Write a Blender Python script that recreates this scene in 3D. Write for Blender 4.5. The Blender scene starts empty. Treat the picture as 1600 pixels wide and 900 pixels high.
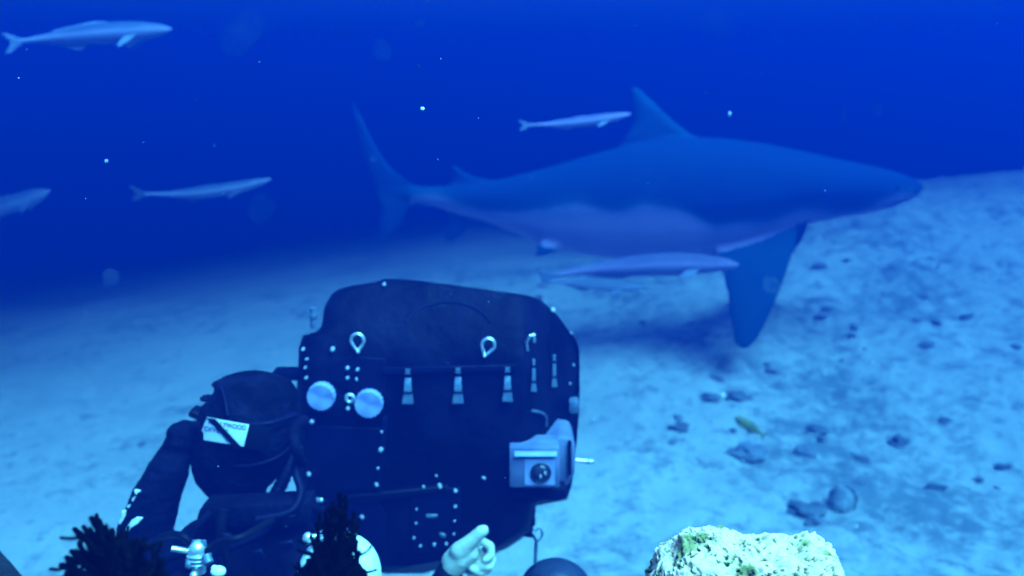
import bpy, bmesh, math, random
from mathutils import Vector, Matrix, noise

scene = bpy.context.scene
C = scene.collection
R = math.radians
random.seed(7)

# ------------------------------------------------------------------ camera
CAM_H = 2.05
PITCH = R(12.2)
F = 1385.0                      # focal length in photograph pixels (1600 wide)
cam_d = bpy.data.cameras.new('camera')
cam = bpy.data.objects.new('camera', cam_d)
C.objects.link(cam)
cam.location = (0, 0, CAM_H)
cam.rotation_euler = (R(90) - PITCH, 0, 0)
cam_d.angle = 2 * math.atan(800 / F)
cam_d.clip_start = 0.02
cam_d.clip_end = 500
cam_d.dof.use_dof = True
cam_d.dof.focus_distance = 1.05
cam_d.dof.aperture_fstop = 4.2
scene.camera = cam

# ------------------------------------------------------------------ light
SUN_EL, SUN_AZ = R(60), R(135)    # azimuth from +Y (into the picture) towards +X (right)
world = bpy.data.worlds.new('World')
scene.world = world
world.use_nodes = True
nt = world.node_tree
nt.nodes.clear()
sky = nt.nodes.new('ShaderNodeTexSky')
sky.sky_type = 'NISHITA'
sky.sun_disc = False
sky.sun_elevation = SUN_EL
sky.sun_rotation = SUN_AZ
tint = nt.nodes.new('ShaderNodeMixRGB')          # the column of sea water above filters the daylight blue
tint.blend_type = 'MULTIPLY'
tint.inputs[0].default_value = 1
tint.inputs[2].default_value = (0.07, 0.34, 0.80, 1)
bg = nt.nodes.new('ShaderNodeBackground')
bg.inputs[1].default_value = 0.10
wo = nt.nodes.new('ShaderNodeOutputWorld')
nt.links.new(sky.outputs[0], tint.inputs[1])
nt.links.new(tint.outputs[0], bg.inputs[0])
nt.links.new(bg.outputs[0], wo.inputs[0])

sun_d = bpy.data.lights.new('sun', 'SUN')
sun = bpy.data.objects.new('sun', sun_d)
C.objects.link(sun)
sun_d.energy = 5.0
sun_d.angle = R(42)                              # spread by the rippled surface
sun_d.color = (0.12, 0.67, 1.0)
sdir = Vector((math.sin(SUN_AZ) * math.cos(SUN_EL), math.cos(SUN_AZ) * math.cos(SUN_EL), math.sin(SUN_EL)))
sun.rotation_euler = sdir.to_track_quat('Z', 'Y').to_euler()
sun.location = sdir * 30

scene.view_settings.view_transform = 'Standard'
scene.view_settings.look = 'None'
scene.view_settings.gamma = 1
scene.view_settings.exposure = 3.8
scene.render.engine = 'CYCLES'
scene.cycles.max_bounces = 5
scene.cycles.volume_bounces = 0
scene.cycles.use_denoising = True
scene.cycles.caustics_reflective = False
scene.cycles.caustics_refractive = False

# ------------------------------------------------------------------ helpers
U = 1.0     # size unit of the set being built: diver and housing were measured at 1.27x and are built at U = 0.787
SP, CP = math.sin(PITCH), math.cos(PITCH)
def onY(px, py, Y):
    """the point at distance Y into the scene that the photograph shows at pixel px, py"""
    a, b = (px - 800) / F, (450 - py) / F
    d = Vector((a, b * SP + CP, b * CP - SP))
    t = Y / d.y
    return Vector((0, 0, CAM_H)) + d * t

def new_mat(name, color, rough=0.6, metal=0.0, color2=None, scale=6.0, bump=0.0, bump_scale=40.0, spec=None, ramp=(0.4, 0.6)):
    m = bpy.data.materials.new(name)
    m.use_nodes = True
    n, l = m.node_tree.nodes, m.node_tree.links
    b = n['Principled BSDF']
    b.inputs['Base Color'].default_value = (*color, 1)
    b.inputs['Roughness'].default_value = rough
    b.inputs['Metallic'].default_value = metal
    if spec is not None:
        b.inputs['Specular IOR Level'].default_value = spec
    tc = n.new('ShaderNodeTexCoord')
    if color2 is not None:
        t = n.new('ShaderNodeTexNoise')
        t.inputs['Scale'].default_value = scale
        t.inputs['Detail'].default_value = 6
        l.new(tc.outputs['Object'], t.inputs['Vector'])
        r = n.new('ShaderNodeValToRGB')
        r.color_ramp.elements[0].position = ramp[0]
        r.color_ramp.elements[1].position = ramp[1]
        r.color_ramp.elements[0].color = (*color, 1)
        r.color_ramp.elements[1].color = (*color2, 1)
        l.new(t.outputs['Fac'], r.inputs[0])
        l.new(r.outputs[0], b.inputs['Base Color'])
    if bump:
        t = n.new('ShaderNodeTexNoise')
        t.inputs['Scale'].default_value = bump_scale
        t.inputs['Detail'].default_value = 5
        l.new(tc.outputs['Object'], t.inputs['Vector'])
        bp = n.new('ShaderNodeBump')
        bp.inputs['Strength'].default_value = bump
        bp.inputs['Distance'].default_value = 0.01
        l.new(t.outputs['Fac'], bp.inputs['Height'])
        l.new(bp.outputs[0], b.inputs['Normal'])
    return m

def attr_mat(name, attr, stops, rough=0.6, bump=0.3, bump_scale=60, nscale=20, namp=0.15, spec=0.3, dist=0.01):
    """colour from a per-vertex value (0..1) that was worked out with the shape, broken up by noise"""
    m = bpy.data.materials.new(name)
    m.use_nodes = True
    n, l = m.node_tree.nodes, m.node_tree.links
    b = n['Principled BSDF']
    b.inputs['Roughness'].default_value = rough
    b.inputs['Specular IOR Level'].default_value = spec
    a = n.new('ShaderNodeAttribute'); a.attribute_name = attr
    tc = n.new('ShaderNodeTexCoord')
    t = n.new('ShaderNodeTexNoise'); t.inputs['Scale'].default_value = nscale; t.inputs['Detail'].default_value = 6
    l.new(tc.outputs['Object'], t.inputs['Vector'])
    s = n.new('ShaderNodeMath'); s.operation = 'MULTIPLY_ADD'
    l.new(t.outputs['Fac'], s.inputs[0]); s.inputs[1].default_value = namp * 2; s.inputs[2].default_value = -namp
    ad = n.new('ShaderNodeMath'); ad.operation = 'ADD'; ad.use_clamp = True
    l.new(a.outputs['Fac'], ad.inputs[0]); l.new(s.outputs[0], ad.inputs[1])
    r = n.new('ShaderNodeValToRGB')
    while len(r.color_ramp.elements) < len(stops):
        r.color_ramp.elements.new(0.5)
    for e, (p, c) in zip(r.color_ramp.elements, stops):
        e.position = p; e.color = (*c, 1)
    l.new(ad.outputs[0], r.inputs[0]); l.new(r.outputs[0], b.inputs['Base Color'])
    if bump:
        t2 = n.new('ShaderNodeTexNoise'); t2.inputs['Scale'].default_value = bump_scale; t2.inputs['Detail'].default_value = 6
        l.new(tc.outputs['Object'], t2.inputs['Vector'])
        bp = n.new('ShaderNodeBump'); bp.inputs['Strength'].default_value = bump; bp.inputs['Distance'].default_value = dist
        l.new(t2.outputs['Fac'], bp.inputs['Height']); l.new(bp.outputs[0], b.inputs['Normal'])
    return m

def tag(o, label=None, cat=None, group=None, kind=None):
    if label: o['label'] = label
    if cat: o['category'] = cat
    if group: o['group'] = group
    if kind: o['kind'] = kind
    return o

def thing(name, loc, label, cat, group=None):
    o = bpy.data.objects.new(name, None)
    o.empty_display_size = 0.05
    o.location = loc
    C.objects.link(o)
    return tag(o, label, cat, group)

WLOC = {}
def world_loc(o):
    v = Vector(o.location)
    while o.parent is not None:
        o = o.parent; v = v + Vector(o.location)
    return v

def obj(name, bm, mat, parent=None, loc=None, smooth=True):
    """bm holds world coordinates; the object's origin is put at loc (default: the middle of the shape)"""
    if isinstance(bm, bpy.types.Mesh):
        me = bm
    else:
        bmesh.ops.recalc_face_normals(bm, faces=bm.faces)
        me = bpy.data.meshes.new(name)
        bm.to_mesh(me); bm.free()
    vs = [v.co for v in me.vertices]
    if loc is None:
        loc = sum(vs, Vector()) / max(1, len(vs))
    loc = Vector(loc)
    me.transform(Matrix.Translation(-loc))
    if smooth:
        me.polygons.foreach_set('use_smooth', [True] * len(me.polygons))
        try: me.set_sharp_from_angle(angle=R(42))
        except Exception: pass
    for m in (mat if isinstance(mat, (list, tuple)) else [mat]):
        me.materials.append(m)
    o = bpy.data.objects.new(name, me)
    C.objects.link(o)
    if parent is not None:
        o.parent = parent
        o.location = loc - world_loc(parent)
    else:
        o.location = loc
    return o

def add_box(bm, c, size, rot=None):
    size = tuple(q * U for q in size)
    M = Matrix.Translation(Vector(c)) @ (rot.to_4x4() if rot is not None else Matrix.Identity(4)) @ Matrix.Diagonal((*size, 1))
    r = bmesh.ops.create_cube(bm, size=1, matrix=M)
    return r['verts']

def bevel_all(bm, w, seg=2):
    w = w * U
    bmesh.ops.bevel(bm, geom=list(bm.edges), offset=w, segments=seg, affect='EDGES', profile=0.5)

def frame_to(d):
    d = Vector(d).normalized()
    return d.to_track_quat('Z', 'Y').to_matrix()

def add_cyl(bm, p0, p1, r0, r1=None, n=16, caps=True):
    p0, p1 = Vector(p0), Vector(p1)
    r1 = r0 if r1 is None else r1
    r0, r1 = r0 * U, r1 * U
    M = Matrix.Translation((p0 + p1) / 2) @ frame_to(p1 - p0).to_4x4()
    bmesh.ops.create_cone(bm, cap_ends=caps, segments=n, radius1=r0, radius2=r1, depth=(p1 - p0).length, matrix=M)

def add_sphere(bm, c, r, n=2, scale=(1, 1, 1)):
    r = r * U
    M = Matrix.Translation(Vector(c)) @ Matrix.Diagonal((*scale, 1))
    bmesh.ops.create_icosphere(bm, subdivisions=n, radius=r, matrix=M)

def catmull(pts, k=5):
    pts = [Vector(p) for p in pts]
    out = []
    P = [pts[0] * 2 - pts[1]] + pts + [pts[-1] * 2 - pts[-2]]
    for i in range(1, len(P) - 2):
        for j in range(k):
            t = j / k
            a, b, c, d = P[i - 1], P[i], P[i + 1], P[i + 2]
            out.append(0.5 * ((2 * b) + (c - a) * t + (2 * a - 5 * b + 4 * c - d) * t * t + (3 * b - a - 3 * c + d) * t ** 3))
    out.append(pts[-1])
    return out

def add_tube(bm, pts, r, n=10, closed=False, radii=None):
    pts = [Vector(p) for p in pts]
    N = len(pts)
    rings = []
    up = Vector((0.13, 0.2, 1)).normalized()
    for i, p in enumerate(pts):
        if closed:
            d = pts[(i + 1) % N] - pts[i - 1]
        else:
            d = pts[min(i + 1, N - 1)] - pts[max(i - 1, 0)]
        d.normalize()
        x = up.cross(d)
        if x.length < 1e-4: x = Vector((1, 0, 0))
        x.normalize(); y = d.cross(x)
        up = y if closed is False else up
        rr = (radii[i] if radii else r) * U
        rings.append([bm.verts.new(p + (x * math.cos(a) + y * math.sin(a)) * rr) for a in [2 * math.pi * k / n for k in range(n)]])
    m = N if closed else N - 1
    for i in range(m):
        A, B = rings[i], rings[(i + 1) % N]
        for k in range(n):
            bm.faces.new((A[k], A[(k + 1) % n], B[(k + 1) % n], B[k]))
    if not closed:
        bm.faces.new(list(reversed(rings[0]))); bm.faces.new(rings[-1])

def add_ring(bm, c, rx, rz, r, seg=24, rot=None):
    pts = []
    for i in range(seg):
        a = 2 * math.pi * i / seg
        v = Vector((rx * math.cos(a), 0, rz * math.sin(a))) * U
        if rot is not None: v = rot @ v
        pts.append(Vector(c) + v)
    add_tube(bm, pts, r, 8, closed=True)

def add_capsules(bm, chain):
    """chain of (point, radius): overlapping tapered pieces, later fused by a remesh"""
    for (p, r) in chain:
        add_sphere(bm, p, r, 2)
    for (p, r), (q, s) in zip(chain, chain[1:]):
        if (Vector(q) - Vector(p)).length > 1e-5:
            add_cyl(bm, p, q, r, s, 14)

def fuse(bm, voxel, smooth=4, factor=0.5):
    """overlapping closed pieces -> one continuous surface"""
    bmesh.ops.recalc_face_normals(bm, faces=bm.faces)
    me = bpy.data.meshes.new('tmp')
    bm.to_mesh(me); bm.free()
    o = bpy.data.objects.new('tmp', me)
    C.objects.link(o)
    md = o.modifiers.new('r', 'REMESH'); md.mode = 'VOXEL'; md.voxel_size = voxel
    if smooth:
        s = o.modifiers.new('s', 'SMOOTH'); s.iterations = smooth; s.factor = factor
    dg = bpy.context.evaluated_depsgraph_get()
    out = bpy.data.meshes.new_from_object(o.evaluated_get(dg))
    bpy.data.objects.remove(o); bpy.data.meshes.remove(me)
    return out

def prism(bm, pts, back):
    """closed outline of world points, extruded by the vector back"""
    a = [bm.verts.new(p) for p in pts]
    b = [bm.verts.new(Vector(p) + Vector(back)) for p in pts]
    n = len(a)
    bm.faces.new(a); bm.faces.new(list(reversed(b)))
    for i in range(n):
        bm.faces.new((a[i], b[i], b[(i + 1) % n], a[(i + 1) % n]))

def interp(tab, x):
    if x <= tab[0][0]: return tab[0][1:]
    for a, b in zip(tab, tab[1:]):
        if x <= b[0]:
            t = (x - a[0]) / (b[0] - a[0])
            return tuple(p + (q - p) * t for p, q in zip(a[1:], b[1:]))
    return tab[-1][1:]

def smoothstep(a, b, x):
    t = max(0, min(1, (x - a) / (b - a)))
    return t * t * (3 - 2 * t)

def set_attr(me, name, vals):
    at = me.attributes.new(name, 'FLOAT', 'POINT')
    at.data.foreach_set('value', vals)

# ------------------------------------------------------------------ seabed
def bed_z(x, y):
    t = smoothstep(3.4, 8.4, y)
    xx = max(-9, min(10, x))
    z = t * (0.42 + (0.14 if xx < 0 else 0.125) * xx)
    z += 0.08 * smoothstep(1.6, 3.4, x) * smoothstep(3.2, 5.8, y)
    yc = y - 8.2 - 1.6 * smoothstep(1.0, 3.5, x) - 0.5 * noise.noise(Vector((x * 0.5, 0, 7)))       # the bank breaks off into deeper water
    if yc > 0: z -= min(1.6, (0.09 + 0.14 * smoothstep(-1, 5, x)) * yc * yc / (yc + 1.5))
    z += 0.10 * (noise.noise(Vector((x * 0.35, y * 0.35, 3.1))))
    return z

def bed_full(x, y):
    z = bed_z(x, y)
    far = smoothstep(30, 14, math.hypot(x, y - 5)) if math.hypot(x, y - 5) > 14 else 1
    if far > 0:
        rub = smoothstep(-0.4, 1.8, x - 0.1 * (y - 4))        # rubble lies thicker to the right
        f = noise.fractal(Vector((x * 1.7, y * 1.7, 0.5)), 1.0, 2.0, 4)
        g = noise.fractal(Vector((x * 7.5, y * 7.5, 5.5)), 0.9, 2.1, 3)
        z += far * (0.030 * f * (0.5 + rub) + 0.024 * g * (0.18 + 0.95 * rub))
    return z

def grow(a, b, s0, ratio, out):
    v, s = a, s0
    sgn = 1 if b > a else -1
    r = [a]
    while (b - v) * sgn > 0:
        v += sgn * s; s *= ratio; r.append(v)
    return r
xs = sorted(set([round(-x, 5) for x in grow(3.2, 70, 0.04, 1.06, 0)] + [round(-3.2 + 0.034 * i, 5) for i in range(int(7.8 / 0.034))] + [round(x, 5) for x in grow(4.62, 70, 0.04, 1.06, 0)]))
ys = sorted(set([round(x, 5) for x in grow(1.6, -25, 0.1, 1.15, 0)] + [round(1.6 + i * 0.034, 5) for i in range(1, int(5.0 / 0.034))] + [round(x, 5) for x in grow(6.6, 110, 0.036, 1.014, 0) if x < 14] + [round(x, 5) for x in grow(14, 110, 0.25, 1.12, 0)]))
me = bpy.data.meshes.new('seabed')
nx, ny = len(xs), len(ys)
verts, rubv = [], []
for y in ys:
    for x in xs:
        verts.append((x, y, bed_full(x, y)))
faces = [(j * nx + i, j * nx + i + 1, (j + 1) * nx + i + 1, (j + 1) * nx + i) for j in range(ny - 1) for i in range(nx - 1)]
me.from_pydata(verts, [], faces)
for v in verts:
    x, y = v[0], v[1]
    rub = smoothstep(-1.2, 1.6, x - 0.1 * (y - 4)) + 0.6 * smoothstep(5.5, 8.5, y)
    rubv.append(min(1, rub))
set_attr(me, 'rubble', rubv)

sand = bpy.data.materials.new('sand')
sand.use_nodes = True
n, l = sand.node_tree.nodes, sand.node_tree.links
b = n['Principled BSDF']; b.inputs['Roughness'].default_value = 0.9; b.inputs['Specular IOR Level'].default_value = 0.1
tc = n.new('ShaderNodeTexCoord')
at = n.new('ShaderNodeAttribute'); at.attribute_name = 'rubble'
def noi(scale, detail=5, rough=0.55, dist=0.0):
    t = n.new('ShaderNodeTexNoise'); t.inputs['Scale'].default_value = scale; t.inputs['Detail'].default_value = detail
    t.inputs['Roughness'].default_value = rough; t.inputs['Distortion'].default_value = dist
    l.new(tc.outputs['Object'], t.inputs['Vector']); return t
def math_n(op, a, b_=None, c=None, clamp=False):
    m = n.new('ShaderNodeMath'); m.operation = op; m.use_clamp = clamp
    for i, v in enumerate((a, b_, c)):
        if v is None: continue
        if isinstance(v, (int, float)): m.inputs[i].default_value = v
        else: l.new(v, m.inputs[i])
    return m.outputs[0]
def ramp2(fac, p0, p1, c0, c1):
    r = n.new('ShaderNodeValToRGB'); e = r.color_ramp.elements
    e[0].position, e[1].position = p0, p1; e[0].color = (*c0, 1); e[1].color = (*c1, 1)
    l.new(fac, r.inputs[0]); return r.outputs[0]
big, mid, fine, grain = noi(0.75, 4), noi(3.2, 5, 0.6, 0.3), noi(11, 6, 0.6, 0.4), noi(38, 6, 0.75)
# dark algae clumps: where middle noise is high; the threshold falls as the rubble share rises
v1 = math_n('MULTIPLY_ADD', big.outputs['Fac'], 0.55, math_n('MULTIPLY', mid.outputs['Fac'], 0.5))
v2 = math_n('MULTIPLY_ADD', fine.outputs['Fac'], 0.50, v1)
v3 = math_n('MULTIPLY_ADD', at.outputs['Fac'], 0.075, v2)
mask = ramp2(v3, 0.82, 0.98, (0, 0, 0), (1, 1, 1))
base = ramp2(mid.outputs['Fac'], 0.35, 0.65, (0.70, 0.80, 0.76), (0.88, 0.96, 0.90))
spk = noi(7.0, 4, 0.7, 0.2)
v4 = math_n('MULTIPLY_ADD', at.outputs['Fac'], 0.06, spk.outputs['Fac'])
mask = math_n('MAXIMUM', mask, ramp2(v4, 0.60, 0.72, (0, 0, 0), (.85, .85, .85)))
mx = n.new('ShaderNodeMixRGB'); l.new(mask, mx.inputs[0]); l.new(base, mx.inputs[1]); mx.inputs[2].default_value = (0.30, 0.39, 0.40, 1)
mx2 = n.new('ShaderNodeMixRGB'); mx2.blend_type = 'MULTIPLY'; mx2.inputs[0].default_value = 0.6
l.new(mx.outputs[0], mx2.inputs[1]); l.new(ramp2(grain.outputs['Fac'], 0.3, 0.7, (0.6, 0.6, 0.6), (1, 1, 1)), mx2.inputs[2])
l.new(mx2.outputs[0], b.inputs['Base Color'])
bp = n.new('ShaderNodeBump'); bp.inputs['Strength'].default_value = 0.6; bp.inputs['Distance'].default_value = 0.03
l.new(math_n('MULTIPLY_ADD', grain.outputs['Fac'], 0.5, fine.outputs['Fac']), bp.inputs['Height']); l.new(bp.outputs[0], b.inputs['Normal'])
me.materials.append(sand)
me.polygons.foreach_set('use_smooth', [True] * len(me.polygons))
o = bpy.data.objects.new('seabed', me); C.objects.link(o)
tag(o, kind='structure')

# reef ledge on which the photographer, the pale rock and the black corals rest
def ledge_z(x, y):
    top = CAM_H - 0.50 - 0.0 * x
    z = min(top, CAM_H - 0.615 * max(y, 0) - 0.075)
    z += 0.022 * noise.fractal(Vector((x * 6, y * 6, 9.0)), 1, 2, 4)
    z += 0.028 * smoothstep(0.12, 0.0, abs(x + 0.40)) * smoothstep(0.25, 0.0, abs(y - 0.78))
    k = smoothstep(0.98 + 0.06 * noise.noise(Vector((x * 3, 0, 0))), 1.45, y)
    z = z * (1 - k) + (-0.3) * k
    e = smoothstep(1.5, 2.3, abs(x)) + smoothstep(-0.9, -1.6, y) if (abs(x) > 1.5 or y < -0.9) else 0
    return z * (1 - min(1, e)) - 0.3 * min(1, e)
me = bpy.data.meshes.new('reef_ledge')
gx = [-2.4 + 0.03 * i for i in range(161)]; gy = [-1.7 + 0.03 * i for i in range(110)]
vv = [(x, y, ledge_z(x, y)) for y in gy for x in gx]
ff = [(j * 161 + i, j * 161 + i + 1, (j + 1) * 161 + i + 1, (j + 1) * 161 + i) for j in range(109) for i in range(160)]
me.from_pydata(vv, [], ff)
me.polygons.foreach_set('use_smooth', [True] * len(me.polygons))
me.materials.append(new_mat('reef_rock', (0.10, 0.14, 0.06), 0.9, 0, (0.30, 0.32, 0.22), 14, 0.8, 50))
o = bpy.data.objects.new('reef_ledge', me); C.objects.link(o); tag(o, kind='structure')

# ------------------------------------------------------------------ materials
M_black = new_mat('neoprene_black', (0.001, 0.001, 0.004), 0.85, 0, (0.003, 0.003, 0.010), 14, 0.5, 60, spec=0.06)
M_hood = new_mat('hood_neoprene', (0.0006, 0.0006, 0.002), 0.85, 0, (0.007, 0.007, 0.018), 16, 1.0, 45, spec=0.06, ramp=(0.42, 0.72))
M_house = new_mat('housing_paint', (0.001, 0.001, 0.004), 0.6, 0.0, (0.006, 0.006, 0.016), 7, 0.5, 30, spec=0.04, ramp=(0.45, 0.75))
M_plate = new_mat('dark_plate', (0.003, 0.003, 0.014), 0.55, 0.0, (0.002, 0.002, 0.009), 12, 0.2, 60, spec=0.06)
M_rubber = new_mat('rubber', (0.003, 0.003, 0.005), 0.6, spec=0.1)
M_steel = new_mat('polished_steel', (0.80, 0.84, 0.86), 0.32, 0.75, (0.62, 0.66, 0.7), 60, 0.1, 90)
M_dull = new_mat('dull_alloy', (0.06, 0.10, 0.15), 0.5, 0.2, (0.10, 0.15, 0.20), 40, 0.3, 90)
M_knob = new_mat('brushed_knob', (0.22, 0.26, 0.44), 0.42, 0.0, (0.30, 0.34, 0.52), 18, 0.15, 70)
M_turned = new_mat('turned_alloy', (0.24, 0.28, 0.50), 0.55, 0.1, spec=0.15)
_n, _l = M_turned.node_tree.nodes, M_turned.node_tree.links
_t = _n.new('ShaderNodeTangent'); _t.direction_type = 'RADIAL'; _t.axis = 'Y'
_n['Principled BSDF'].inputs['Anisotropic'].default_value = 0.85
_l.new(_t.outputs[0], _n['Principled BSDF'].inputs['Tangent'])
M_bolt = new_mat('bolt_steel', (0.36, 0.40, 0.46), 0.4, 0.3)
M_white = new_mat('white_print', (0.80, 0.82, 0.80), 0.5, 0, (0.70, 0.74, 0.74), 30)
M_tank = new_mat('tank_white_paint', (0.80, 0.84, 0.82), 0.4, 0, (0.66, 0.74, 0.74), 18, 0.15, 60)
M_skin = new_mat('skin', (0.42, 0.40, 0.30), 0.6, 0, (0.50, 0.48, 0.35), 40, 0.2, 160)
M_grey = new_mat('grey_plastic', (0.08, 0.10, 0.18), 0.5, 0, (0.14, 0.16, 0.26), 14, 0.15, 60)
M_blackplastic = new_mat('lens_black', (0.02, 0.022, 0.03), 0.25)
M_ink = new_mat('blue_ink', (0.02, 0.03, 0.12), 0.6)
M_coral = new_mat('black_coral', (0.0008, 0.0008, 0.0006), 0.9, 0, (0.002, 0.002, 0.001), 60, 0.8, 200, spec=0.01)

# ------------------------------------------------------------------ shark
SY = 5.9
def spt(px, py, dy=0.0):
    p = onY(px, py, SY); p.y += dy; return p
sh_tab = [  # px, top, bottom, half width (m)
    (596, 286, 304, .020), (620, 290, 310, .03), (650, 292, 317, .045), (690, 291, 326, .065), (740, 287, 339, .10), (790, 278, 358, .14),
    (850, 263, 383, .20), (920, 242, 399, .25), (990, 223, 406, .285), (1060, 213, 407, .30), (1130, 216, 398, .30), (1190, 224, 380, .285),
    (1250, 236, 352, .26), (1310, 249, 340, .22), (1360, 259, 332, .18), (1400, 269, 322, .135), (1425, 278, 311, .085), (1437, 285, 303, .04)]
bm = bmesh.new()
rings = []
NS = 56
for i in range(NS + 1):
    t = i / NS
    px = 596 + (1437 - 596) * t
    top, bot, hw = interp(sh_tab, px)
    a, c = spt(px, top), spt(px, bot)
    cen, hz = (a + c) / 2, (a - c).length / 2
    ring = []
    for k in range(28):
        an = 2 * math.pi * k / 28
        y = hw * math.copysign(abs(math.cos(an)) ** 0.92, math.cos(an))
        z = hz * math.sin(an)
        if z < 0: y *= 0.96
        ring.append(bm.verts.new(cen + Vector((0, y, z))))
    rings.append(ring)
for A, B in zip(rings, rings[1:]):
    for k in range(28):
        bm.faces.new((A[k], A[(k + 1) % 28], B[(k + 1) % 28], B[k]))
bm.faces.new(rings[0])
sn = bm.verts.new(spt(1446, 293))
for k in range(28):
    bm.faces.new((rings[-1][k], rings[-1][(k + 1) % 28], sn))

def add_fin(bm, pts, thick, k=0.55):
    """fin outline given as world points; lens-shaped section"""
    pts = [Vector(p) for p in pts]
    c = sum(pts, Vector()) / len(pts)
    nrm = Vector()
    for p, q in zip(pts, pts[1:] + pts[:1]): nrm += (p - c).cross(q - c)
    nrm.normalize()
    edge = 0.3
    F1 = [bm.verts.new(p + nrm * thick * edge) for p in pts]; B1 = [bm.verts.new(p - nrm * thick * edge) for p in pts]
    F2 = [bm.verts.new(c + (p - c) * k + nrm * thick) for p in pts]; B2 = [bm.verts.new(c + (p - c) * k - nrm * thick) for p in pts]
    n = len(pts)
    for i in range(n):
        j = (i + 1) % n
        bm.faces.new((F1[i], F1[j], F2[j], F2[i])); bm.faces.new((B1[j], B1[i], B2[i], B2[j])); bm.faces.new((F1[j], F1[i], B1[i], B1[j]))
    bm.faces.new(F2); bm.faces.new(list(reversed(B2)))

def closed_curve(pts, k=4):
    P = [Vector(p) for p in pts]; n = len(P); out = []
    for i in range(n):
        a, b, c, d = P[i - 1], P[i], P[(i + 1) % n], P[(i + 2) % n]
        for j in range(k):
            t = j / k
            out.append(0.5 * ((2 * b) + (c - a) * t + (2 * a - 5 * b + 4 * c - d) * t * t + (3 * b - a - 3 * c + d) * t ** 3))
    return out
# first dorsal, second dorsal, caudal lobes, anal fin
add_fin(bm, [spt(*p) for p in [(1110, 235), (1085, 212), (1062, 196), (1040, 176), (1015, 152), (996, 135), (986, 133), (984, 148), (987, 170), (989, 190), (984, 206), (968, 222), (985, 245)]], .035)
add_fin(bm, [spt(*p) for p in [(790, 290), (768, 281), (742, 276), (722, 266), (708, 254), (703, 256), (706, 270), (709, 282), (695, 293), (730, 300)]], .022)
add_fin(bm, [spt(*p) for p in [(668, 300), (645, 291), (624, 276), (604, 254), (586, 226), (570, 194), (555, 160), (550, 160), (553, 190), (560, 222), (568, 250), (578, 276), (590, 305), (625, 312)]], .024)
add_fin(bm, [spt(*p) for p in [(655, 312), (640, 326), (630, 345), (618, 364), (603, 378), (590, 384), (589, 368), (593, 345), (594, 325), (588, 300), (620, 292)]], .024)
add_fin(bm, [spt(*p) for p in [(752, 338), (738, 352), (722, 368), (704, 378), (690, 374), (694, 362), (700, 345), (700, 326)]], .022)
# paired fins: near side comes towards the camera, far side goes away
def pect(side):
    def q(px, py, out): return onY(px, py, SY + side * out)
    sh = 0 if side < 0 else 14
    pts = [(1250 + sh, 344, .14), (1243 + sh, 385, .22), (1232 + sh, 420, .29), (1217 + sh, 460, .36), (1200 + sh, 500, .43), (1184 + sh, 530, .48), (1166 + sh, 547, .50), (1150 + sh, 543, .49),
           (1143 + sh, 520, .44), (1139 + sh, 480, .38), (1133 + sh, 445, .31), (1124 + sh, 410, .24), (1110 + sh, 380, .17), (1180 + sh, 350, .12)]
    if side > 0: pts = [(x, 352 + (y - 352) * 0.50, o * 1.35) for x, y, o in pts]
    add_fin(bm, [q(*p) for p in pts], .032)
    pel = [(890, 375, .10), (872, 390, .15), (850, 400, .20), (836, 402, .22), (838, 390, .18), (845, 372, .10)]
    add_fin(bm, [q(*p) for p in pel], .02)
pect(-1); pect(1)
sme = fuse(bm, 0.017, 5)
vals = []
for v in sme.vertices:
    co = v.co
    # back to photograph columns: where along the body this vertex is
    px = 800 + co.x / (SY / F * 1.0) * (1 / 1.0)
    px = 800 + F * co.x / (co.y * CP + (CAM_H - co.z) * SP)
    py = 450 - F * (co.y * SP + (co.z - CAM_H) * CP) / (co.y * CP + (CAM_H - co.z) * SP)
    line = interp([(600, 300), (660, 312), (740, 326), (800, 338), (850, 338), (900, 322), (1000, 320), (1060, 328), (1120, 352), (1180, 350), (1240, 336), (1330, 322), (1440, 304)], px)[0]
    line += 14 * noise.noise(Vector((px / 60, py / 60, 1.7)))
    s = smoothstep(line - 22, line + 24, py)
    if co.y > SY + 0.05 or True:
        pass
    if 1105 < px < 1268 and (py > interp(sh_tab, px)[1] - 4 or (co.y < SY - .31 and py > 350)): s = 0.22          # the pectoral fin is dark above
    if px < 640: s *= 0.3
    if py < 214 and px > 960: s = 0.22                  # dorsal fin painted paler than the back, as if lit
    if px < 905 and py > interp(sh_tab, max(px, 600))[1] + 2: s = min(s, 0.05)
    vals.append(s)
set_attr(sme, 'pale', vals)
M_shark = attr_mat('shark_skin', 'pale', [(0.0, (0.003, 0.044, 0.11)), (0.3, (0.008, 0.085, 0.14)), (0.6, (0.20, 0.24, 0.38)), (1.0, (0.36, 0.30, 0.46))], 0.8, 0.2, 30, 6, 0.10, 0.05)
shark_loc = spt(1000, 406)
shark = thing('shark', shark_loc, 'huge heavy-bodied dark shark with pale belly swimming right behind the camera housing', 'shark')
obj('body', sme, M_shark, shark)
M_eye = new_mat('eye', (0.01, 0.01, 0.01), 0.2)
M_slit = new_mat('gill_shadow', (0.004, 0.035, 0.06), 0.8)
def shark_side(px, py, side=-1):
    top, bot, hw = interp(sh_tab, px)
    c = (top + bot) / 2; u = (c - py) / ((bot - top) / 2)
    return spt(px, py, side * hw * math.sqrt(max(0, 1 - u * u)) ** 0.92)
for side in (-1, 1):
    bm = bmesh.new(); add_sphere(bm, shark_side(1388, 290, side), 0.014, 2)
    obj('eye', bm, M_eye, shark)
for side in (-1, 1):
    for k in range(5):
        bm = bmesh.new()
        pts = [shark_side(1222 + k * 11 - 4 * math.sin((q - 1.5) * 1.0), 276 + q * 13 + k, side) + Vector((0, side * 0.004, 0)) for q in range(4)]
        add_tube(bm, pts, 0.0035, 6)
        obj('gill_slit', bm, M_slit, shark)
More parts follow.
